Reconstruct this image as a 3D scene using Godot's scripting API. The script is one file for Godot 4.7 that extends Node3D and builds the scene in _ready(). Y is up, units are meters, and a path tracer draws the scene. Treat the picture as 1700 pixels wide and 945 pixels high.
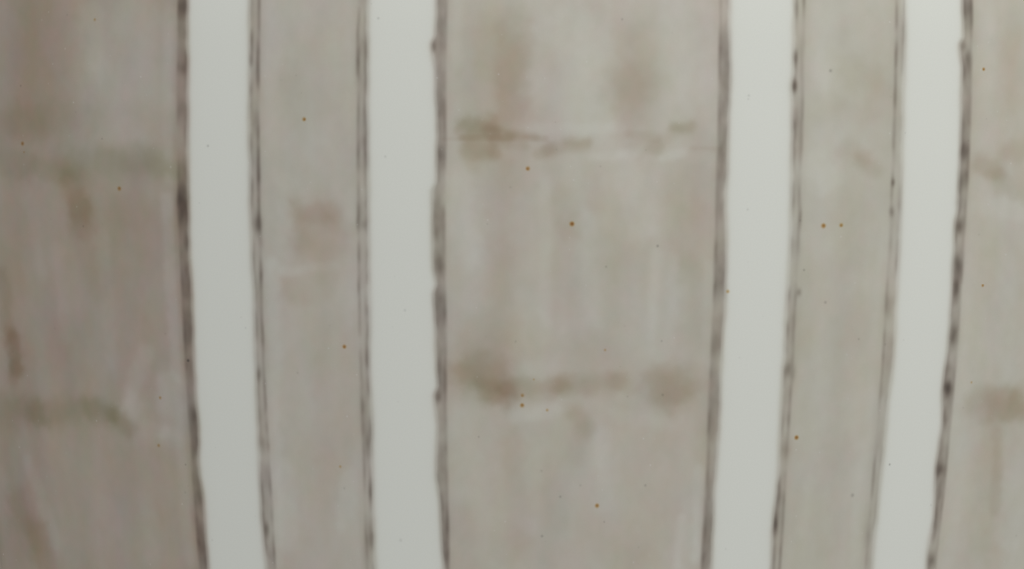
extends Node3D
# A glazed porcelain vase, seen so close that only part of its painted wall fills the picture.
# All painting is laid out on the unrolled wall: s = millimetres of arc (100 mm radius), h = millimetres above the picture's middle.

const MIDDLE := 0.130          # metres from the foot to h = 0
const S_FROM := -80.3
const S_TO := 79.4
const H_LOW := -34.0
const H_HIGH := 33.0
const LINE := 1.1              # width of a brushed outline, mm

var noise := FastNoiseLite.new()
var rng := RandomNumberGenerator.new()
var lut := PackedByteArray()
var glaze_normal: ImageTexture
var vase: Node3D

func _ready() -> void:
	rng.seed = 4711
	# ---- camera
	var cam := Camera3D.new()
	cam.name = "camera"
	add_child(cam)
	cam.position = Vector3(-0.00656, MIDDLE, 0.7)
	cam.rotation_degrees = Vector3(0, 0, 0.73)
	cam.fov = 5.637
	cam.near = 0.02
	cam.far = 20.0
	cam.current = true
	# ---- surroundings: an even, pale grey room light without shape
	var we := WorldEnvironment.new()
	we.name = "environment"
	var env := Environment.new()
	env.background_mode = Environment.BG_COLOR
	env.background_color = Color(0.498, 0.498, 0.496).linear_to_srgb()
	env.tonemap_mode = Environment.TONE_MAPPER_LINEAR
	env.tonemap_exposure = 1.0
	env.sdfgi_enabled = true
	env.ssao_enabled = true
	env.ssil_enabled = true
	we.environment = env
	add_child(we)
	# ---- the one lamp: a large soft light above, to the right and in front
	var key := AreaLight3D.new()
	key.name = "soft_light"
	key.area_size = Vector2(0.9, 0.9)
	key.light_energy = 1.36
	key.light_color = Color(1.0, 0.995, 0.98)
	key.area_range = 6.0
	key.shadow_enabled = true
	add_child(key)
	var az := deg_to_rad(33.0)
	var el := deg_to_rad(58.0)
	key.look_at_from_position(Vector3(0, MIDDLE, 0) + 1.5 * Vector3(sin(az) * cos(el), sin(el), cos(az) * cos(el)), Vector3(0, MIDDLE, 0), Vector3.UP)
	# ---- the vase
	vase = Node3D.new()
	vase.name = "vase"
	add_child(vase)
	vase.set_meta("label", "glazed white porcelain vase painted with grey-brown panels and upright white stripes")
	vase.set_meta("category", "vase")
	build_vase()
const STROKES := [
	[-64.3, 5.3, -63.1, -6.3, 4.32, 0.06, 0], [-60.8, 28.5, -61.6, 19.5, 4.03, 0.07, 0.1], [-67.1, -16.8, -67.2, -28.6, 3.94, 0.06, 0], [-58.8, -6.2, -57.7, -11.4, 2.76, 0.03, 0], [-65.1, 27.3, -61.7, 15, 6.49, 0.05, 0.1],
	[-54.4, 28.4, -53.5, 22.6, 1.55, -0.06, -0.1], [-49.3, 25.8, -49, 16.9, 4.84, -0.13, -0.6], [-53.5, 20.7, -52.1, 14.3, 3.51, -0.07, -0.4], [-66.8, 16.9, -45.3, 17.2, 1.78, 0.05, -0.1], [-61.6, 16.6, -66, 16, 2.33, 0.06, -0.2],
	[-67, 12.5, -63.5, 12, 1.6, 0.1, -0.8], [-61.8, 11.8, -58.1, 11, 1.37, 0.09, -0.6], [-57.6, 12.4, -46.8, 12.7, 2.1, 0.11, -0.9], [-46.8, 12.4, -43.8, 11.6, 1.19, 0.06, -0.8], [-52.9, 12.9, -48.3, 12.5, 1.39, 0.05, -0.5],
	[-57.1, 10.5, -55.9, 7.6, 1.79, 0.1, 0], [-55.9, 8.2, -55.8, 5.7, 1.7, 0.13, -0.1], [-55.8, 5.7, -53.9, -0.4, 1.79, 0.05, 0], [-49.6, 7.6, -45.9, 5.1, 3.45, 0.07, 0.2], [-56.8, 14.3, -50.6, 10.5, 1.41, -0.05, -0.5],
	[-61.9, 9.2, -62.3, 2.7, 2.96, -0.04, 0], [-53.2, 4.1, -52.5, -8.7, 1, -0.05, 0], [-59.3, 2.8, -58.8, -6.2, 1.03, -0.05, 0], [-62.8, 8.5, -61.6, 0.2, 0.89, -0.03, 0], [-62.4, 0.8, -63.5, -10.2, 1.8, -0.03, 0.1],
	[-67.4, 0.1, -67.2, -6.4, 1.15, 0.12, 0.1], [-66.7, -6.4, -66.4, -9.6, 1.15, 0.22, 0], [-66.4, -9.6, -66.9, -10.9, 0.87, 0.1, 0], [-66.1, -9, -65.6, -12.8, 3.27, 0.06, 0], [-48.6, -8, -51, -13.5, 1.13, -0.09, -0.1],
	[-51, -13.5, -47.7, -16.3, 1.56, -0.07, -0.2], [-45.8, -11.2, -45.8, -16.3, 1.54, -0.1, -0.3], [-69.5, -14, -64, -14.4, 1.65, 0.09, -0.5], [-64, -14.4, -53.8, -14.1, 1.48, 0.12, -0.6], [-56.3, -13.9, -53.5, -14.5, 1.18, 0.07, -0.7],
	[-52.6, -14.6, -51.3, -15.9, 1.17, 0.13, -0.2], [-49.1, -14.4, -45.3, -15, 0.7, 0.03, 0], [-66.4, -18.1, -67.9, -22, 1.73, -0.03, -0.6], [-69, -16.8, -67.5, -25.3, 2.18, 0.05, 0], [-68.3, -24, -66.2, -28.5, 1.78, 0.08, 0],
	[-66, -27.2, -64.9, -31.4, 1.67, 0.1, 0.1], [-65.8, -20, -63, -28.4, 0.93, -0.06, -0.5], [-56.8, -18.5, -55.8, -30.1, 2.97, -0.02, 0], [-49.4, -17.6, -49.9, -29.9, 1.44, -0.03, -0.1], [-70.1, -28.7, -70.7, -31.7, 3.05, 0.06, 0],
	[-44.9, 8.6, -44.5, -9.9, 0.82, -0.1, -0.2], [-44.2, -11.1, -44.7, -29.8, 0.84, -0.06, -0.1], [-44.4, 28.3, -44.4, 10.5, 0.81, -0.06, -0.3], [-28.6, 21.9, -28, 18.8, 3.63, 0.05, -0.2], [-32.7, 28.2, -31.4, 10.6, 1.63, -0.03, -0.4],
	[-27.4, 25.7, -27.3, 11.2, 2.9, 0, -0.5], [-29.4, 28.2, -30.7, 23.8, 1.94, -0.03, -0.3], [-30, 13.7, -28, 11.2, 2.43, 0.03, -0.2], [-29.4, 7.3, -26.2, 7.5, 1.21, 0.1, 0.3], [-28.1, 5.9, -27.1, 3.6, 2.92, 0.13, 0.45],
	[-26.4, 6.5, -24.1, 5.6, 0.97, 0.05, 0.2], [-29.4, 4.6, -30.1, 3, 1.3, 0.06, 0.3], [-31.4, 7.7, -30.8, 3, 0.92, -0.04, -0.2], [-30.9, -0.8, -26.8, -0.4, 1.63, 0.07, 0.25], [-31.5, 1.1, -25.5, 1.8, 0.59, -0.04, -0.2],
	[-32.6, 1.7, -33.9, -29.5, 0.94, -0.06, -0.3], [-27.6, -3.3, -29.1, -8.3, 1.8, 0.03, -0.6], [-25.6, -5.8, -27.5, -18.5, 2.8, 0.03, 0.3], [-28.2, -19.7, -29.4, -29.4, 3.36, 0.02, 0.25], [-24.8, -20.9, -25.7, -25.4, 1.07, -0.05, -0.5],
	[-29.9, -10.9, -31.3, -12.2, 1.33, 0, -0.3], [-32.1, -19.8, -32.2, -27.5, 1.22, -0.05, -0.3], [-12.9, 28.2, -11.8, 17.6, 1.63, -0.02, -0.2], [-6.9, 27, -6.8, 17.7, 1.88, 0.1, 0.35], [-10, 25.8, -7.2, 22, 2.35, 0.06, 0.25],
	[-10.6, 21.4, -8.1, 17.7, 2.66, 0.06, 0.3], [-3.8, 28.3, 2.5, 24, 3.12, -0.07, -0.6], [-3.7, 21.4, 2, 17.1, 2.5, -0.03, -0.4], [5.3, 23.8, 5.4, 22.2, 2.97, 0.06, 0], [5.1, 20.9, 5.9, 18.1, 2.58, 0.1, 0.4],
	[10.6, 27.9, 12, 19.8, 2.51, -0.05, 0.05], [7.6, 17.9, 6.4, 16.9, 1.13, -0.03, -0.2], [2.5, 28.4, 5, 25.9, 1.96, 0.03, 0], [-11.2, 16.3, -9.2, 16.2, 1.33, 0.25, 0.35], [-9.3, 16, -7.1, 15.5, 0.78, 0.14, 0.2],
	[-12.1, 15.2, -3.3, 15.2, 0.31, 0.09, 0.2], [-7.1, 15.7, -4.3, 15.4, 0.38, 0.09, 0.2], [-11.2, 14.1, -9, 13.9, 1.02, 0.2, 0.3], [-9.2, 13.6, -10.5, 12.8, 0.94, 0.06, 0.2], [-8.7, 14.8, -5.5, 14.4, 0.55, 0.06, 0.1],
	[-3.9, 13.8, -2.7, 14, 0.63, 0.08, 0.2], [-3, 14.2, 0.9, 14.6, 0.7, 0.11, 0.2], [-1.1, 14.9, 1.1, 14.9, 0.55, 0.06, 0.1], [5.5, 15.7, 8.3, 15.5, 0.55, 0.07, 0.1], [10.2, 16.5, 11.7, 16.7, 0.71, 0.12, -0.2],
	[8, 14.7, 10.5, 16.1, 0.79, 0.07, -0.1], [5.8, 14.3, 8.3, 14.5, 0.86, 0.06, -0.1], [12.1, 16.4, 14, 14.8, 1.1, 0.03, -0.2], [9, 13.4, 11.2, 14, 0.5, -0.06, 0], [-4.9, 16.1, 4.5, 16.4, 0.63, -0.04, -0.2],
	[1.7, 13.3, 6.4, 14.1, 0.56, -0.04, -0.1], [12.1, 14.5, 15, 14.4, 0.28, 0.05, 0.3], [-14, 15.1, -11.8, 15.1, 0.25, 0.05, 0.2], [-12.4, 10.7, -11.2, 3.2, 1.64, -0.05, -0.3], [-8.3, 12, -7.6, -5.5, 1.74, 0.06, 0.25],
	[-6.8, 13.9, -6.1, 10.8, 1.73, 0.04, 0.3], [-1.4, 9.6, -0.7, 5.9, 1.18, 0.05, -0.4], [-1, 5.9, -1.2, -2.9, 1.42, 0.04, 0.1], [-3.3, 10.8, -3.1, -5.4, 0.76, -0.03, -0.1], [5.2, 12.8, 6.6, 6, 1.63, -0.06, 0],
	[1.7, 12.1, 1.8, 8.4, 1.25, 0.04, 0.3], [1.2, 7.1, 2, -4.1, 0.76, -0.02, -0.2], [11.5, 11, 12.4, 3.5, 2.69, 0.05, 0.35], [8.5, 3.5, 8.1, -5.3, 0.63, -0.03, -0.1], [3.4, 4.7, 3.9, -5.4, 1.11, 0.02, -0.3],
	[11.8, 2.3, 12.3, -5.3, 1.27, 0.04, -0.4], [10.5, 2.9, 10.1, -7.2, 0.64, -0.03, 0], [14.4, 2.3, 14.4, -7.8, 0.77, -0.03, -0.3], [-9.9, -5.5, -7.3, -8, 2.39, 0.06, 0.3], [-3.4, -6.1, 2.4, -7.3, 2.07, 0.04, 0.35],
	[4.3, -5.4, 9.5, -7.8, 1.15, -0.02, -0.2], [-10.8, -9.2, -9.1, -10.1, 2.56, 0.25, 0.2], [-9.6, -10.9, -7.3, -11.8, 1.36, 0.14, 0.1], [-13.1, -9.2, -10.9, -9.4, 1.04, 0.06, 0.1], [-7.3, -11, -1.4, -10.7, 1.12, 0.16, 0.3],
	[-1.4, -10.6, 5, -9.9, 1.12, 0.12, 0.2], [4.4, -9.9, 6.3, -11, 0.8, 0.05, 0.1], [0.5, -10.4, 0.5, -10.4, 1.6, 0.04, 0.2], [9.4, -10.3, 11, -10.7, 2.25, 0.2, 0.3], [10.3, -11.6, 10.4, -12.2, 1.29, 0.05, 0],
	[12.2, -10.6, 14.8, -10.3, 0.64, 0.03, 0.2], [0.2, -13.6, 1.3, -14.8, 1.2, 0.1, 0.4], [-6, -13.7, -2.1, -13, 0.9, -0.05, -0.4], [-12.5, -13.8, -11.9, -18.2, 1.29, -0.02, -0.2], [-6.6, -15.6, -5.3, -27, 1.3, 0.04, 0.35],
	[-3, -15.5, -1.9, -24.4, 1.78, 0.03, -0.6], [0.9, -15.5, 0.3, -18, 1.13, 0.05, 0.2], [3.2, -15.4, 4, -23, 0.9, -0.03, 0.1], [7.1, -15.4, 8.2, -28.7, 2.76, 0.02, 0.3], [12.3, -14.1, 13.6, -28, 0.91, -0.02, -0.5],
	[3.4, -24.9, 6.2, -28.7, 2.45, 0.03, 0.2], [-12.3, -24.5, -11.7, -29.6, 1.97, 0.07, 0.3], [-8, -27, -3.2, -28.8, 2.13, 0.05, 0.15], [4.5, -13.5, 10.4, -14.7, 0.77, -0.03, -0.1], [13.9, -19.1, 14, -28.7, 0.59, -0.05, -0.4],
	[12.1, -24.2, 12, -29.3, 0.53, -0.05, -0.2], [29.5, 22.6, 31.5, 21.4, 2.12, 0.06, -0.2], [24.7, 28.2, 25.5, 22.6, 1.61, -0.03, 0], [26.2, 18.2, 30.2, 18.4, 1.62, 0.05, 0.4], [25.5, 19.7, 28.2, 19.5, 0.97, 0.02, 0],
	[28.7, 14.8, 30.7, 13.7, 1.14, 0.07, 0.4], [30.1, 13.5, 31.7, 12.5, 1.14, 0.08, 0.3], [25.1, 12.5, 26.5, 11.3, 1.68, -0.05, -0.5], [29.9, 9.4, 30.8, 3.8, 2.13, 0.03, 0], [28.9, 1.2, 30.7, -5.1, 2.14, 0.03, 0.05],
	[26.5, -3.8, 27.6, -10.2, 1.18, -0.02, -0.2], [29.5, -8.9, 29.6, -10.1, 1.99, 0.02, 0.2], [30.2, -17.8, 29.6, -26.7, 2.36, 0.03, -0.1], [26.6, -20.3, 25.9, -25.4, 0.8, -0.03, 0.3], [32.2, -16.5, 32.3, -25.4, 0.68, -0.02, -0.3],
	[30.1, 29, 28.1, 26.4, 1.3, 0.02, 0], [47.7, 26.3, 48.6, 20.6, 2.08, 0.04, 0.2], [44.8, 29.4, 44.9, 20.5, 1.36, -0.02, -0.2], [44.1, 13.4, 46, 12.8, 1.2, 0.13, 0.35], [45.6, 12.1, 46.7, 12.1, 0.86, 0.08, 0.2],
	[47.4, 14.8, 49.6, 15.2, 1.21, 0.1, 0.35], [48.9, 13.3, 49.8, 12.3, 0.87, 0.05, 0.3], [46.8, 11.3, 49.9, 10.6, 1.21, 0.08, -0.4], [44.3, 9.1, 49.2, 8.5, 1.1, -0.04, -0.2], [45.7, 5.3, 47.6, -7.5, 1.67, 0, 0.1],
	[48.9, 2.7, 49.8, -10.1, 1.69, -0.03, -0.4], [46.1, -12, 49.7, -12.1, 1.77, 0.11, 0.35], [48.2, -12.9, 51.3, -12.6, 1.6, 0.11, 0.2], [47.2, -11.3, 50.3, -11, 1.06, 0.05, 0.3], [51.2, -11.3, 52.2, -13.3, 1.26, 0.06, 0.2],
	[48.9, -15.2, 49.8, -23.6, 0.81, 0.08, 0.4], [47.7, -15.2, 49.3, -26.8, 1.43, 0.04, 0.2], [50.3, -28.1, 50.1, -29.4, 1.28, 0.05, 0.3], [52, -17.8, 52.6, -26.9, 1.17, -0.03, -0.5], [44.7, -16.5, 45.3, -26.8, 0.99, -0.02, -0.1],
]
const EDGES := [
	[[29.5, -42.34], [22, -42.3], [14.6, -42.34], [8.6, -42.32], [4.2, -42.46], [-0.4, -42.29], [-7.9, -42.4], [-12.4, -42.47], [-15.4, -42.39], [-20.7, -42.66], [-22.9, -42.47], [-26.5, -42.48], [-30.7, -42.49]],
	[[29.5, -35.15], [22, -35.04], [14.6, -35.05], [7.4, -35.02], [-0.3, -34.9], [-7.8, -34.99], [-15.3, -35.1], [-23.7, -35.27], [-30.5, -35.09]],
	[[29.5, -22.13], [22.1, -22.09], [14.7, -22.07], [7.5, -21.97], [-0.2, -22.06], [-7.6, -22.14], [-15.1, -22.06], [-22.2, -22.15], [-30.1, -22.18]],
	[[29.5, -14.83], [26, -14.84], [24.8, -15.2], [22, -14.79], [14.7, -14.55], [10.7, -14.67], [9.5, -15.11], [4.4, -15.06], [1.9, -15], [-0.1, -14.69], [-1.3, -14.96], [-5.6, -14.8], [-10.6, -14.59], [-11.9, -15], [-14.9, -14.71], [-20.1, -14.86], [-23.9, -14.52], [-30, -14.29]],
	[[29.9, 15.75], [22.5, 15.83], [15.1, 15.73], [9.2, 15.69], [4.8, 15.88], [0.3, 15.91], [-7.1, 15.81], [-14.6, 15.8], [-20.4, 15.68], [-29.6, 15.76]],
	[[30, 22.71], [22.6, 22.66], [21.1, 22.5], [18.7, 22.68], [15.2, 22.7], [8.1, 22.81], [0.4, 22.79], [-7, 22.83], [-8.9, 22.73], [-14.5, 22.72], [-19.7, 22.85], [-24.8, 22.57], [-29.6, 22.71]],
	[[30.4, 34.89], [22.9, 34.83], [15.5, 34.9], [9.5, 35.02], [0.5, 35.11], [-6.9, 35.14], [-14.4, 34.91], [-22.2, 34.7], [-29.6, 34.73]],
	[[30.6, 41.72], [26.8, 41.72], [25.8, 41.37], [23.1, 41.71], [15.6, 41.74], [9, 41.77], [7.1, 41.52], [0.6, 41.61], [-5, 41.7], [-10.3, 41.45], [-14.4, 41.72], [-19, 41.47], [-23.5, 41.84], [-28.1, 41.48], [-29.7, 41.61]],
]
const BEADS := [
	[-42.89, 28.6, 0.43, 0.75, 0.4], [-42.69, 25.7, 0.43, 0.63, 0.12], [-42.8, 22.4, 0.43, 0.63, 0.5], [-42.88, 23.8, 0.5, 1, 0.15], [-43.05, 8.3, 0.58, 1.26, 0.85], [-43.1, 6.7, 0.51, 1.26, 0.3], [-42.63, 10.5, 0.36, 1.88, 0.15],
	[-42.76, 3.9, 0.29, 0.88, 0.3], [-42.8, 1.3, 0.36, 1.13, 0.35], [-42.93, -1.6, 0.44, 0.75, 0.3], [-42.95, -4.7, 0.44, 1.88, 0.15], [-42.93, -9.2, 0.44, 1.88, 0.2], [-42.83, -14.3, 0.37, 0.88, 0.3], [-43, -17.5, 0.38, 1.88, 0.2],
	[-42.83, -22.8, 0.46, 1.26, 0.4], [-43.36, -25.2, 0.54, 1.26, 0.15], [-43.06, -27.8, 0.46, 1.88, 0.25], [-34.91, 23.2, 0.2, 0.75, 0.35], [-34.89, 20, 0.2, 0.88, 0.35], [-34.86, 25.7, 0.2, 0.88, 0.2], [-33.99, 26.6, 0.2, 1.57, 0.2],
	[-33.95, 22.5, 0.2, 2.2, 0.2], [-34.42, 16.9, 0.48, 1.26, 0.2], [-34.06, 11.2, 0.27, 2.51, 0.25], [-34.23, 6, 0.41, 0.88, 0.75], [-33.93, 4.2, 0.28, 0.75, 0.2], [-34.02, 1.1, 0.28, 0.75, 0.2], [-34.07, -5.9, 0.21, 1.38, 0.3],
	[-34.66, -9.7, 0.28, 0.63, 0.3], [-34.09, -10.9, 0.21, 1.88, 0.2], [-34.71, -17.3, 0.43, 0.88, 0.35], [-34, -17.3, 0.21, 0.75, 0.2], [-34.41, -20.5, 0.43, 1.51, 0.15], [-34.79, -26.3, 0.29, 0.75, 0.7], [-34.46, -28.8, 0.44, 1.51, 0.2],
	[-23.17, 25.7, 0.19, 1.51, 0.25], [-22.24, 24.1, 0.19, 0.88, 0.25], [-23.14, 22.6, 0.26, 1.51, 0.2], [-22.74, 21.3, 0.39, 2.51, 0.15], [-22.39, 16.9, 0.26, 1.88, 0.2], [-22.27, 12.5, 0.2, 2.51, 0.25], [-22.88, 7.5, 0.39, 1.38, 0.2],
	[-23.16, 6.2, 0.2, 0.63, 0.35], [-22.5, 6.1, 0.33, 0.5, 0.2], [-23.07, 3.1, 0.2, 1.38, 0.25], [-23.13, -0.7, 0.2, 0.88, 0.3], [-22.37, -2.6, 0.26, 1.51, 0.2], [-22.35, -8.2, 0.27, 1.88, 0.2], [-22.91, -13.9, 0.47, 2.14, 0.2],
	[-22.46, -17.1, 0.34, 1.26, 0.35], [-22.42, -21.9, 0.21, 1.51, 0.45], [-22.52, -26.6, 0.28, 1.13, 0.3], [-23.16, -28.6, 0.42, 1.51, 0.15], [-15.07, 24.6, 0.25, 0.5, 0.45], [-14.55, 22.9, 0.44, 1.38, 0.25], [-14.27, 26.4, 0.25, 1.88, 0.15],
	[-14.25, 18.2, 0.32, 1.88, 0.2], [-14.5, 16.3, 0.38, 0.88, 0.15], [-14.16, 12.9, 0.32, 1.26, 0.2], [-14.6, 8.8, 0.51, 1.13, 0.25], [-14.61, 6, 0.51, 1.26, 0.2], [-14.73, 5.4, 0.32, 0.75, 0.25], [-14.42, 1.9, 0.39, 1, 0.5],
	[-14.44, -1.5, 0.45, 1.13, 0.3], [-14.27, -4.3, 0.32, 1.88, 0.15], [-14.43, -8.1, 0.33, 1.13, 0.25], [-14.6, -11.9, 0.33, 0.57, 0.4], [-14.16, -13.2, 0.33, 1.51, 0.12], [-14.23, -18.2, 0.4, 1.51, 0.15], [-14.22, -22, 0.4, 1.88, 0.2],
	[-13.81, -25.8, 0.34, 1.26, 0.2], [-13.87, -29, 0.27, 1.51, 0.2], [15.26, 26.7, 0.32, 1.88, 0.15], [15.43, 23.6, 0.38, 1.26, 0.12], [15.35, 21.1, 0.45, 1.51, 0.2], [15.17, 14.2, 0.32, 1.26, 0.25], [15.06, 11.1, 0.38, 2.51, 0.2],
	[15.14, 8, 0.32, 1.26, 0.2], [15, 2.3, 0.45, 1.88, 0.1], [15.06, -6.5, 0.33, 1.88, 0.15], [15.08, -10.3, 0.53, 1.88, 0.12], [15.04, -15.3, 0.53, 1.88, 0.15], [15.01, -21.7, 0.4, 1.88, 0.25], [14.99, -25.5, 0.41, 1.88, 0.3],
	[15.02, -28.7, 0.41, 1.51, 0.3], [22.85, 29.1, 0.2, 0.88, 0.3], [22.84, 24.1, 0.26, 0.63, 0.4], [22.82, 21.1, 0.26, 0.57, 0.95], [23.5, 23.1, 0.2, 1.88, 0.15], [22.97, 17.5, 0.39, 1.51, 0.2], [23.61, 15.6, 0.26, 1.88, 0.2],
	[23.82, 7.5, 0.2, 1, 0.35], [23.75, 4.3, 0.33, 1.26, 0.15], [24.04, -0.5, 0.27, 0.38, 0.35], [23.4, -3.9, 0.4, 1.88, 0.15], [23.26, -8.6, 0.4, 0.75, 0.45], [23.88, -8.9, 0.27, 1, 0.2], [23.08, -11.5, 0.34, 1.88, 0.12],
	[23.48, -16.9, 0.55, 0.88, 0.2], [23.09, -22.3, 0.28, 1.51, 0.35], [22.87, -25.1, 0.28, 0.88, 0.65], [22.92, -28.7, 0.28, 1.51, 0.25], [34, 29.1, 0.21, 1.26, 0.15], [34.82, 29.1, 0.14, 2.51, 0.2], [34.03, 25, 0.21, 1.26, 0.15],
	[34.01, 19.6, 0.21, 2.51, 0.15], [34.04, 14.6, 0.21, 2.51, 0.1], [34.04, 11.2, 0.21, 0.38, 0.55], [34.04, 8.2, 0.28, 0.5, 0.5], [34.95, 9.5, 0.21, 2.51, 0.15], [34.07, 5.1, 0.21, 1.88, 0.15], [34.21, -1.9, 0.56, 1.38, 0.25],
	[34.48, -7.6, 0.42, 2.51, 0.12], [34.31, -10.8, 0.5, 1.26, 0.1], [34.06, -17.8, 0.5, 2.51, 0.1], [33.85, -26.1, 0.44, 1.88, 0.2], [42.43, 29.3, 0.36, 1.51, 0.2], [41.73, 25.8, 0.36, 0.5, 0.45], [42.33, 24.5, 0.43, 0.75, 0.4],
	[42.29, 23, 0.43, 1.51, 0.15], [42.37, 17.9, 0.43, 1.88, 0.2], [42.21, 14.7, 0.43, 0.88, 0.6], [42.4, 12.2, 0.51, 0.88, 0.35], [41.94, 11.2, 0.36, 0.75, 0.3], [42.04, 9.3, 0.58, 0.75, 0.2], [42.05, 6.8, 0.51, 0.69, 0.6],
	[42.11, 2.7, 0.51, 1.26, 0.75], [42.16, 0.1, 0.37, 1.51, 0.9], [42.26, -4.7, 0.44, 1.07, 0.8], [41.91, -8.2, 0.37, 0.63, 0.15], [42.04, -10.3, 0.45, 0.57, 1.1], [42.04, -11, 0.45, 0.63, 0.3], [42.19, -13.9, 0.37, 0.88, 0.3],
	[41.86, -16.5, 0.38, 1.26, 0.2], [41.99, -19, 0.45, 0.63, 0.75], [42.22, -21.6, 0.3, 1.26, 0.35], [42.15, -24.8, 0.31, 1.26, 0.35], [42.01, -26.1, 0.31, 0.88, 0.2], [42.03, -28.7, 0.46, 0.75, 0.75],
]
const SPECKS := [
	[-53.74, 27.61, 0.128, 0.4], [-63.56, 14.47, 0.17, 0.8], [-63.34, 13.57, 0.085, 0.4], [-50.73, 9.72, 0.179, 0.8], [-28.89, 17, 0.153, 1], [-5.12, 12.06, 0.17, 0.9], [-0.39, 6.43, 0.187, 1.3], [-24.86, -6.81, 0.162, 1],
	[16.26, -0.5, 0.153, 0.5], [-5.52, -11.64, 0.149, 0.55], [-5.52, -12.59, 0.17, 0.9], [-2.85, -13.12, 0.128, 0.4], [2.76, -23.05, 0.179, 0.9], [24.64, -15.7, 0.179, 1.2], [26.44, 6.61, 0.196, 1], [28.39, 6.64, 0.162, 0.8],
	[44.24, 23.33, 0.128, 1.1], [45.39, 0.47, 0.119, 0.9], [-46.92, -12.53, 0.136, 0.5], [-47.51, -17.61, 0.149, 0.45], [-25.76, -19.37, 0.128, 0.35], [8.65, 4.23, 0.128, -0.5], [26.67, 22.77, 0.17, -0.4], [-43.11, -8.56, 0.136, -1.3],
	[-39.85, 14.19, 0.128, -0.35], [3.23, 2.04, 0.111, -0.3], [9.31, -5.73, 0.102, -0.3], [4.53, 27.68, 0.111, -0.3], [31.63, -21.8, 0.191, -0.35], [27.04, -1.51, 0.145, -0.35], [44.92, -9.81, 0.111, 0.35], [-3.26, -26.37, 0.136, -0.4],
	[-1.3, -22.15, 0.128, -0.35], [8.01, -20.84, 0.128, -0.3], [24.45, 1.93, 0.119, -0.4], [31.03, -5.32, 0.094, -0.35], [17.93, 20.02, 0.128, -0.2], [-21, 27.58, 0.128, -0.25], [-20.12, 13.23, 0.128, -0.18], [-18.1, -2.88, 0.128, -0.18],
	[-19.09, -27.07, 0.17, -0.15], [35.72, -18.53, 0.102, -0.7], [-52.81, 14.95, 0.085, -0.5], [-55.59, 5.67, 0.102, -0.4], [-44.23, -19.58, 0.085, -0.5], [-63.7, 20.66, 0.102, -0.4], [3.6, -24.76, 0.094, -0.35], [-4.3, -9.93, 0.094, 0.3],
	[9.61, -11.34, 0.128, -0.3], [-10.23, -16, 0.102, -0.3], [3.33, -6.75, 0.111, 0.35],
]
const COURSES := [-42.4, -35.05, -22.09, -14.81, 15.78, 22.71, 34.9, 41.7]

# ------------------------------------------------------------------ shape of the wall
func radius_at(h: float) -> float:       # mm
	var u := 26.0 - h
	return 100.0 - (0.002547 * u * u - 0.00000887 * u * u * u) if u > 0.0 else 100.0 - 0.005 * u * u

func point_at(s: float, h: float) -> Vector3:
	var a := s / 100.0
	var r := radius_at(h) * 0.001
	return Vector3(r * sin(a), MIDDLE + h * 0.001, r * cos(a))

func normal_at(s: float, h: float) -> Vector3:
	var a := s / 100.0
	var slope := (radius_at(h + 0.2) - radius_at(h - 0.2)) / 0.4
	return Vector3(sin(a), -slope, cos(a)).normalized()

func fold(h: float) -> float:            # the painting is mirrored up and down beyond the painted window
	var w := H_HIGH - H_LOW
	return pingpong(h - H_LOW, w) / w

func rows() -> PackedFloat32Array:
	var out := PackedFloat32Array()
	var h := -118.0
	while h < H_LOW - 0.1:
		out.append(h); h += 4.0 if h < H_LOW - 67.0 - 3.9 or h > H_LOW - 67.0 + 0.1 else 3.0
	h = H_LOW
	while h < H_HIGH - 0.1:
		out.append(h); h += 1.0
	h = H_HIGH
	while h <= 75.01:
		out.append(h); h += 3.0
	return out

# where edge k of the white stripes runs at height h
func edge_at(k: int, h: float) -> float:
	var wob := noise.get_noise_2d(h * 9.0, 300.0 + k * 57.0) * 0.10 + noise.get_noise_2d(h * 30.0, 900.0 + k * 31.0) * 0.06
	if k == 0: return S_FROM
	if k == 1: return -73.2 + wob * 2.0
	if k == 10: return 72.3 + wob * 2.0
	if k == 11: return S_TO
	var t: Array = EDGES[k - 2]
	var n := t.size()
	if h >= t[0][0]: return t[0][1] + wob
	if h <= t[n - 1][0]: return t[n - 1][1] + wob
	for i in n - 1:
		if h <= t[i][0] and h >= t[i + 1][0]:
			var f: float = smoothstep(0.0, 1.0, (t[i][0] - h) / maxf(0.01, t[i][0] - t[i + 1][0]))
			return lerpf(t[i][1], t[i + 1][1], f) + wob
	return t[0][1]

# the panel side of an outline keeps a straighter course than its stripe side
func course(k: int, h: float) -> float:
	var wob := noise.get_noise_2d(h * 6.0, 2300.0 + k * 57.0) * 0.10
	if k <= 1: return -73.2 + wob
	if k >= 10: return 72.3 + wob
	return COURSES[k - 2] + wob

# a strip of the wall between two edges, as one mesh
func strip(called: String, left: PackedFloat32Array, right: PackedFloat32Array, hs: PackedFloat32Array, columns: int, m: Material, u0: float, ulen: float) -> MeshInstance3D:
	var v := PackedVector3Array()
	var nn := PackedVector3Array()
	var uv := PackedVector2Array()
	var tg := PackedFloat32Array()
	var ix := PackedInt32Array()
	for j in hs.size():
		for i in columns + 1:
			var s := lerpf(left[j], right[j], float(i) / columns)
			v.append(point_at(s, hs[j])); nn.append(normal_at(s, hs[j]))
			uv.append(Vector2((s - u0) / ulen, 1.0 - fold(hs[j])))
			tg.append_array([cos(s / 100.0), 0.0, -sin(s / 100.0), 1.0])
	for j in hs.size() - 1:
		for i in columns:
			var a := j * (columns + 1) + i
			var b := a + columns + 1
			ix.append_array([a, b, a + 1, a + 1, b, b + 1])
	return commit(called, v, nn, uv, tg, ix, m)

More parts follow.
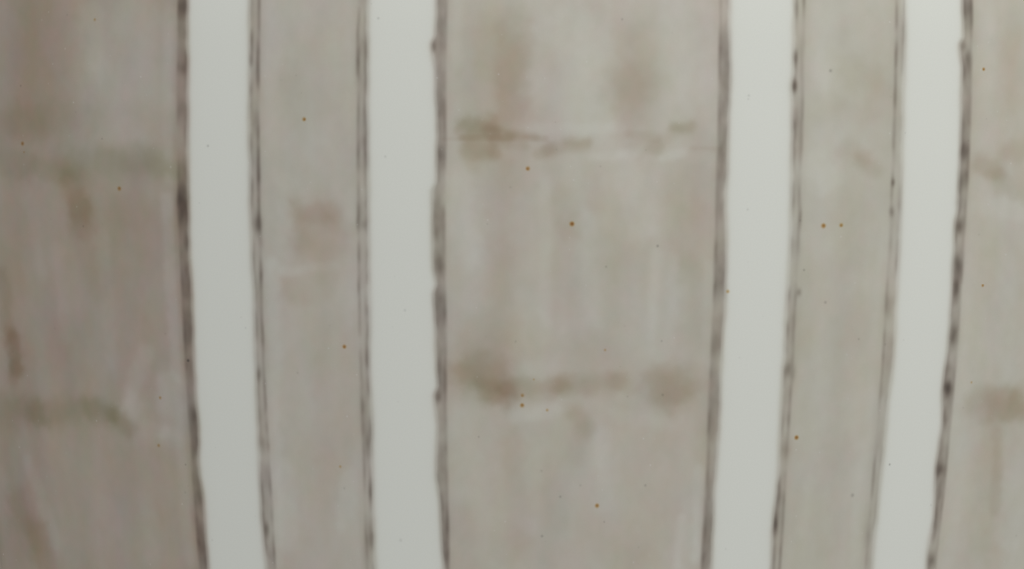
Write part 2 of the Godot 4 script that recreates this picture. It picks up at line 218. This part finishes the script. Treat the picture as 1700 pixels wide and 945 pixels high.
func commit(called: String, v, nn, uv, tg, ix, m: Material) -> MeshInstance3D:
	var arr := []
	arr.resize(Mesh.ARRAY_MAX)
	arr[Mesh.ARRAY_VERTEX] = v; arr[Mesh.ARRAY_NORMAL] = nn; arr[Mesh.ARRAY_TEX_UV] = uv
	arr[Mesh.ARRAY_TANGENT] = tg; arr[Mesh.ARRAY_INDEX] = ix
	var mesh := ArrayMesh.new()
	mesh.add_surface_from_arrays(Mesh.PRIMITIVE_TRIANGLES, arr)
	mesh.surface_set_material(0, m)
	var o := MeshInstance3D.new()
	o.name = called
	o.mesh = mesh
	vase.add_child(o, true)
	return o

# a turned part: profile of [radius mm, h mm], smoothed
func turned(called: String, pts: Array, m: Material) -> MeshInstance3D:
	var fine := []
	for i in pts.size() - 1:
		var p0: Vector2 = pts[maxi(i - 1, 0)]
		var p1: Vector2 = pts[i]
		var p2: Vector2 = pts[i + 1]
		var p3: Vector2 = pts[mini(i + 2, pts.size() - 1)]
		for k in 6: fine.append(p1.cubic_interpolate(p2, p0, p3, k / 6.0))
	fine.append(pts[-1])
	var v := PackedVector3Array()
	var nn := PackedVector3Array()
	var uv := PackedVector2Array()
	var tg := PackedFloat32Array()
	var ix := PackedInt32Array()
	var seg := 144
	for j in fine.size():
		var d: Vector2 = (fine[mini(j + 1, fine.size() - 1)] - fine[maxi(j - 1, 0)]).normalized()
		for i in seg + 1:
			var a := TAU * i / seg
			v.append(Vector3(fine[j].x * sin(a), MIDDLE * 1000.0 + fine[j].y, fine[j].x * cos(a)) * 0.001)
			nn.append(Vector3(d.y * sin(a), -d.x, d.y * cos(a)))
			uv.append(Vector2(6.0 * i / seg, fine[j].y / 67.0))
			tg.append_array([cos(a), 0.0, -sin(a), 1.0])
	for j in fine.size() - 1:
		for i in seg:
			var a := j * (seg + 1) + i
			var b := a + seg + 1
			ix.append_array([a, b, a + 1, a + 1, b, b + 1])
	return commit(called, v, nn, uv, tg, ix, m)

# ------------------------------------------------------------------ pigments
# Porcelain white seen through thin layers of pigment: white * exp(-layer). lut turns a layer's depth into an sRGB byte, one table per channel.
const WHITE := [0.782, 0.800, 0.745]

func make_lut() -> void:
	lut.resize(3 * 4096)
	for c in 3:
		for i in 4096:
			var l: float = WHITE[c] * exp(-(i / 1000.0 - 0.3))
			lut[c * 4096 + i] = clampi(roundi(255.0 * (1.055 * pow(l, 1.0 / 2.4) - 0.055)), 0, 255)

func segment_distance(px: float, py: float, ax: float, ay: float, bx: float, by: float) -> float:
	var dx := bx - ax
	var dy := by - ay
	var l := dx * dx + dy * dy
	var t := 0.0 if l < 0.0001 else clampf(((px - ax) * dx + (py - ay) * dy) / l, 0.0, 1.0)
	return sqrt((px - ax - t * dx) * (px - ax - t * dx) + (py - ay - t * dy) * (py - ay - t * dy))

# how densely (x), how warm (y) and how violet (z) the grey-brown wash lies, on a coarse grid
func wash_field(w: int, hh: int) -> Image:
	var d := PackedFloat32Array(); d.resize(w * hh)
	var wm := PackedFloat32Array(); wm.resize(w * hh)
	var vi := PackedFloat32Array(); vi.resize(w * hh)
	var ox := PackedFloat32Array(); ox.resize(w * hh)
	var oy := PackedFloat32Array(); oy.resize(w * hh)
	var sx := (S_TO - S_FROM) / w
	var sy := (H_HIGH - H_LOW) / hh
	for j in hh:
		var h := H_HIGH - (j + 0.5) * sy
		for i in w:
			var s := S_FROM + (i + 0.5) * sx
			var k := j * w + i
			var base := 0.43; var warm := 0.55; var violet := 0.1
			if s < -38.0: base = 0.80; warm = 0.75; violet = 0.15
			elif s < -18.0: base = 0.445; warm = 0.55; violet = 0.25
			elif s < 19.0: base = 0.425; warm = 0.58; violet = 0.08
			elif s < 38.0: base = 0.40; warm = 0.30; violet = 0.0
			else: base = 0.415; warm = 0.45; violet = 0.0
			var st := noise.get_noise_2d(s * 14.0, h * 1.6 + 40.0)                # brush streaks running down the wall
			var st2 := noise.get_noise_2d(s * 40.0 + 500.0, h * 3.0)
			var bl := noise.get_noise_2d(s * 7.0 + 90.0, h * 5.0 + 700.0)         # cloudy pooling
			var bl2 := noise.get_noise_2d(s * 22.0 + 990.0, h * 16.0 + 70.0)
			var bl3 := noise.get_noise_2d(s * 60.0 + 190.0, h * 48.0 + 270.0)
			d[k] = base + 0.055 * st + 0.02 * st2 + 0.055 * bl + 0.034 * bl2 + 0.022 * bl3
			wm[k] = warm + 0.4 * noise.get_noise_2d(s * 16.0 - 800.0, h * 4.0) + 0.4 * noise.get_noise_2d(s * 24.0 - 100.0, h * 20.0 + 333.0) + 0.25 * noise.get_noise_2d(s * 70.0 - 100.0, h * 60.0 + 333.0)
			vi[k] = violet + 0.42 * noise.get_noise_2d(s * 13.0 + 1800.0, h * 6.0) + 0.3 * noise.get_noise_2d(s * 30.0 + 1200.0, h * 18.0)
			ox[k] = 0.55 * noise.get_noise_2d(s * 18.0 + 4000.0, h * 18.0) + 0.35 * noise.get_noise_2d(s * 55.0 + 4000.0, h * 55.0)
			oy[k] = 0.55 * noise.get_noise_2d(s * 18.0, h * 18.0 + 4000.0) + 0.35 * noise.get_noise_2d(s * 55.0, h * 55.0 + 4000.0)
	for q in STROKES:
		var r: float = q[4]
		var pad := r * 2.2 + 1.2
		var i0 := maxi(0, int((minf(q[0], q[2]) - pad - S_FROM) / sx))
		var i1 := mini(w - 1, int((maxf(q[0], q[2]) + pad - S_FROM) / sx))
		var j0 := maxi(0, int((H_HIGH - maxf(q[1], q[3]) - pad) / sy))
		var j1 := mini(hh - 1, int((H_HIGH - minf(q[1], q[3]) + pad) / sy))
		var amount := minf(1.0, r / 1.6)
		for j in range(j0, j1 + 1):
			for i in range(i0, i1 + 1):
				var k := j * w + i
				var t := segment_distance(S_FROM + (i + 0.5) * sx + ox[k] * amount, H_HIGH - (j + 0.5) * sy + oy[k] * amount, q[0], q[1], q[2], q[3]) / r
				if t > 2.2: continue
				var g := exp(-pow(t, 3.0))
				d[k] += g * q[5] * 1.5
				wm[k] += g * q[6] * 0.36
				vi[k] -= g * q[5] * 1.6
	var img := Image.create_empty(w, hh, false, Image.FORMAT_RGBF)
	for j in hh:
		for i in w:
			var k := j * w + i
			img.set_pixel(i, j, Color(maxf(d[k], 0.15), clampf(wm[k], 0.12, 1.2), clampf(vi[k], -0.5, 1.0)))
	return img

# strength of each of the ten outlines: body, stripe-side rim, panel-side rim
const OUTLINES := [[0.3, 0.2, 0.15], [0.42, 0.25, 0.10], [0.16, 0.28, 0.30], [0.18, 0.26, 0.26], [0.42, 0.18, 0.12],
	[0.32, 0.12, 0.18], [0.16, 0.28, 0.22], [0.11, 0.18, 0.22], [0.36, 0.25, 0.12], [0.25, 0.2, 0.15]]

func paint_front() -> ImageTexture:
	var w := 2048
	var hh := 860
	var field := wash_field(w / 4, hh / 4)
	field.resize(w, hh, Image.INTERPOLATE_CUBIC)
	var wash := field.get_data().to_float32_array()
	noise.frequency = 0.35
	var grain := noise.get_image(w, hh, false, false, false).get_data()
	noise.frequency = 0.01
	var sx := (S_TO - S_FROM) / w
	var sy := (H_HIGH - H_LOW) / hh
	# dark beads where the brush rested
	var bead := PackedFloat32Array(); bead.resize(w * hh)
	for b in BEADS:
		var i0 := maxi(0, int((b[0] - 2.4 * b[2] - S_FROM) / sx))
		var i1 := mini(w - 1, int((b[0] + 2.4 * b[2] - S_FROM) / sx))
		var j0 := maxi(0, int((H_HIGH - b[1] - 2.4 * b[3]) / sy))
		var j1 := mini(hh - 1, int((H_HIGH - b[1] + 2.4 * b[3]) / sy))
		for j in range(j0, j1 + 1):
			for i in range(i0, i1 + 1):
				var x: float = (S_FROM + (i + 0.5) * sx - b[0]) / b[2]
				var y: float = (H_HIGH - (j + 0.5) * sy - b[1]) / b[3]
				bead[j * w + i] += b[4] * 1.12 * exp(-(x * x + y * y) * 0.9)
	noise.frequency = 0.055
	var brush := noise.get_image(w, hh / 2, false, false, false)
	noise.frequency = 0.01
	brush.resize(w, hh, Image.INTERPOLATE_CUBIC)      # strokes drawn out along the line
	var dab := brush.get_data()
	var out := PackedByteArray(); out.resize(w * hh * 3)
	var e := PackedFloat32Array(); e.resize(12)
	var far := PackedFloat32Array(); far.resize(12)
	var body := PackedFloat32Array(); body.resize(12)
	var rim := PackedFloat32Array(); rim.resize(12)
	var rim2 := PackedFloat32Array(); rim2.resize(12)
	for j in hh:
		var h := H_HIGH - (j + 0.5) * sy
		for k in 12:
			e[k] = edge_at(k, h)
			far[k] = absf(course(k, h) - e[k]) * (1.0 if (course(k, h) > e[k]) == (k % 2 == 1) else -1.0)
			var o: Array = OUTLINES[clampi(k - 1, 0, 9)]
			body[k] = o[0] * (0.9 + 1.1 * noise.get_noise_2d(h * 14.0, k * 77.0 + 5000.0))
			rim[k] = o[1] * clampf(0.6 + 1.5 * noise.get_noise_2d(h * 18.0, k * 77.0 + 6000.0), 0.05, 2.0)
			rim2[k] = o[2] * clampf(0.7 + 1.5 * noise.get_noise_2d(h * 16.0, k * 77.0 + 7000.0), 0.05, 2.0)
		var at := 0
		for i in w:
			var s := S_FROM + (i + 0.5) * sx
			while at < 10 and s > e[at + 1]: at += 1
			var n := j * w + i
			var dl := s - e[at]
			var dr := e[at + 1] - s
			var k := at if dl < dr else at + 1
			var dist := minf(dl, dr)
			var inside := (at % 2) == 0
			if k == 0 or k == 11: dist = 9.0
			var cover := 0.0          # how much wash lies here
			var line := bead[n]
			if inside:
				if dist < 2.0: 
					cover = 0.40 * exp(-dist * dist / 0.15) + 0.15 * exp(-dist / 0.5)
					line += (body[k] + rim[k] * 0.7) * 0.5 * exp(-dist * dist / 0.065)
			else:
				cover = 1.0
				if dist < 2.0:
					cover = 1.0 - 0.45 * exp(-dist * dist / 0.07)
					var out_w := LINE + 0.06 + far[k]
					line += body[k] * smoothstep(-0.22, 0.22, dist) * (1.0 - smoothstep(out_w - 0.32, out_w + 0.26, dist))
					line += rim[k] * exp(-(dist - 0.2) * (dist - 0.2) / 0.045) + rim2[k] * exp(-(dist - out_w + 0.2) * (dist - out_w + 0.2) / 0.045)
					line *= 0.72 + 0.56 * dab[n] / 255.0
					cover += 0.08 * exp(-(dist - out_w - 0.25) * (dist - out_w - 0.25) / 0.1)
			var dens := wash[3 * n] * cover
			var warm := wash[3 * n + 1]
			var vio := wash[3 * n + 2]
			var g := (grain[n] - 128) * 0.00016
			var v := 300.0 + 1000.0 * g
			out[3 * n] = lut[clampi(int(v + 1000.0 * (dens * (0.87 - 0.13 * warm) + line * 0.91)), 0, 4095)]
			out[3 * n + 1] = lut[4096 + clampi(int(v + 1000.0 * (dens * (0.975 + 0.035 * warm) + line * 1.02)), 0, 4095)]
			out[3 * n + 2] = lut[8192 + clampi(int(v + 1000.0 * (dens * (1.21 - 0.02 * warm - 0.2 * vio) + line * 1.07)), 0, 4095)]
	for q in SPECKS: speck(out, w, hh, sx, sy, q[0], q[1], q[2], q[3])
	for n in 90:         # faint ones, strewn
		speck(out, w, hh, sx, sy, rng.randf_range(S_FROM, S_TO), rng.randf_range(H_LOW, H_HIGH), rng.randf_range(0.05, 0.12), -rng.randf_range(0.06, 0.22))
	for n in 260:        # grains of pale dust on the glaze
		speck(out, w, hh, sx, sy, rng.randf_range(S_FROM, S_TO), rng.randf_range(H_LOW, H_HIGH), rng.randf_range(0.04, 0.085), 9.0 + rng.randf_range(0.15, 0.5))
	return ImageTexture.create_from_image(Image.create_from_data(w, hh, false, Image.FORMAT_RGB8, out))

# iron spots (strength > 0), grey spots (< 0), pale dust (> 9)
func speck(out: PackedByteArray, w: int, hh: int, sx: float, sy: float, s: float, h: float, r: float, strength: float) -> void:
	var ci := (s - S_FROM) / sx
	var cj := (H_HIGH - h) / sy
	var n := int(ceil(2.6 * r / sx)) + 1
	var turn := rng.randf_range(0.0, TAU)
	var lop := rng.randf_range(0.05, 0.3)
	for j in range(maxi(0, int(cj) - n), mini(hh - 1, int(cj) + n) + 1):
		for i in range(maxi(0, int(ci) - n), mini(w - 1, int(ci) + n) + 1):
			var x := (i + 0.5 - ci) * sx
			var y := (j + 0.5 - cj) * sy
			var t := sqrt(x * x + y * y) / (r * (1.0 + lop * cos(atan2(y, x) - turn)))
			var g := exp(-pow(t, 2.6))
			if g < 0.01: continue
			var p := 3 * (j * w + i)
			if strength > 9.0:
				for c in 3: out[p + c] = int(lerpf(out[p + c], 232.0, g * (strength - 9.0)))
			elif strength > 0.0:
				var halo := strength * exp(-t * t * 0.35) * 0.06
				out[p] = int(out[p] * exp(-g * strength * 0.22 - halo * 0.2)); out[p + 1] = int(out[p + 1] * exp(-g * strength * 0.46 - halo)); out[p + 2] = int(out[p + 2] * exp(-g * strength * 0.95 - halo * 2.0))
			else:
				for c in 3: out[p + c] = int(out[p + c] * exp(g * strength * 0.4))

# one period of the same painting, for the far side of the vase
func paint_rear() -> ImageTexture:
	var w := 456
	var hh := 536
	noise.frequency = 0.02
	var cloud := noise.get_seamless_image(w, hh, false, false, 0.2, false).get_data()
	noise.frequency = 0.01
	var marks := [0.0, 12.7, 19.7, 50.1, 57.0]       # narrow panel, stripe, wide panel, stripe
	var out := PackedByteArray(); out.resize(w * hh * 3)
	for j in hh:
		for i in w:
			var s := 57.0 * (i + 0.5) / w
			var k := 0
			while s > marks[k + 1]: k += 1
			var d: float = minf(s - marks[k], marks[k + 1] - s)
			var cover := 1.0
			var line := 0.0
			if k % 2 == 1: cover = 0.4 * exp(-d * d / 0.04)
			else: line = 0.35 * (1.0 - smoothstep(0.8, 1.25, d))
			var dens := cover * (0.44 + 0.12 * (cloud[j * w + i] / 255.0 - 0.5))
			var n := 3 * (j * w + i)
			out[n] = lut[300 + int(1000.0 * (dens * 0.81 + line))]
			out[n + 1] = lut[4396 + int(1000.0 * (dens + line * 1.02))]
			out[n + 2] = lut[8492 + int(1000.0 * (dens * 1.19 + line * 0.98))]
	return ImageTexture.create_from_image(Image.create_from_data(w, hh, false, Image.FORMAT_RGB8, out))

func glaze(albedo: Texture2D, tint: Color) -> StandardMaterial3D:
	var m := StandardMaterial3D.new()
	m.albedo_color = tint
	if albedo: m.albedo_texture = albedo
	m.roughness = 0.16
	m.metallic_specular = 0.5
	m.texture_filter = BaseMaterial3D.TEXTURE_FILTER_LINEAR_WITH_MIPMAPS_ANISOTROPIC
	m.normal_enabled = true
	m.normal_texture = glaze_normal
	m.normal_scale = 0.08
	return m

func build_vase() -> void:
	noise.seed = 21
	noise.noise_type = FastNoiseLite.TYPE_SIMPLEX_SMOOTH
	noise.frequency = 0.01
	noise.fractal_octaves = 2
	make_lut()
	noise.frequency = 0.006
	var bumps := noise.get_seamless_image(512, 512, false, false, 0.2, true)
	noise.frequency = 0.01
	bumps.convert(Image.FORMAT_RGBA8)
	bumps.bump_map_to_normal_map(3.0)
	glaze_normal = ImageTexture.create_from_image(bumps)
	var front := glaze(paint_front(), Color.WHITE)
	var rear := glaze(paint_rear(), Color.WHITE)
	var plain := glaze(null, Color(WHITE[0], WHITE[1], WHITE[2]).linear_to_srgb())
	# the painted wall in view, piece by piece
	var hs := rows()
	var e := []
	for k in 12:
		var a := PackedFloat32Array()
		for h in hs:
			var lying := lerpf(H_LOW, H_HIGH, fold(h))
			a.append(edge_at(k, lying))
		e.append(a)
	var span := S_TO - S_FROM
	for k in 11:
		if k % 2 == 0:
			strip("white_stripe", e[k], e[k + 1], hs, 4, front, S_FROM, span)
		else:
			var l2 := PackedFloat32Array()
			var r2 := PackedFloat32Array()
			for j in hs.size():
				var lying := lerpf(H_LOW, H_HIGH, fold(hs[j]))
				l2.append(course(k, lying) + LINE); r2.append(course(k + 1, lying) - LINE)
			strip("brushed_outline", e[k], l2, hs, 1, front, S_FROM, span)
			var wide := k % 4 == 1
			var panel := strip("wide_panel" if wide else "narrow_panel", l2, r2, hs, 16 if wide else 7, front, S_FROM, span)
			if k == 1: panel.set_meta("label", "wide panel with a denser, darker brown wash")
			strip("brushed_outline", r2, e[k + 1], hs, 1, front, S_FROM, span)
	# the far side of the wall, in one piece
	var a0 := PackedFloat32Array(); a0.resize(hs.size()); a0.fill(S_TO)
	var a1 := PackedFloat32Array(); a1.resize(hs.size()); a1.fill(S_FROM + 200.0 * PI)
	strip("rear_wall", a0, a1, hs, 240, rear, S_TO, (200.0 * PI - span - 12.7) / 8.0)
	# what closes the vase above and below the picture
	var r_top := radius_at(75.0)
	var r_low := radius_at(-118.0)
	turned("shoulder", [Vector2(r_top, 75), Vector2(80, 87), Vector2(64, 97), Vector2(50, 103)], plain)
	turned("neck", [Vector2(50, 103), Vector2(44, 110), Vector2(43, 120), Vector2(47, 130)], plain)
	turned("rim", [Vector2(47, 130), Vector2(51, 135), Vector2(52, 137), Vector2(51, 138.5), Vector2(48, 137), Vector2(43, 130)], plain)
	turned("inner_wall", [Vector2(43, 130), Vector2(39, 118), Vector2(46, 100), Vector2(76, 84), Vector2(90, 60), Vector2(95, 25), Vector2(90, -30), Vector2(75, -100), Vector2(60, -120), Vector2(1, -122)], plain)
	turned("foot_ring", [Vector2(1, -125), Vector2(58, -125), Vector2(61, -127), Vector2(62.5, -129.6), Vector2(65, -130), Vector2(69, -129), Vector2(r_low - 2.0, -124), Vector2(r_low, -118)], plain)
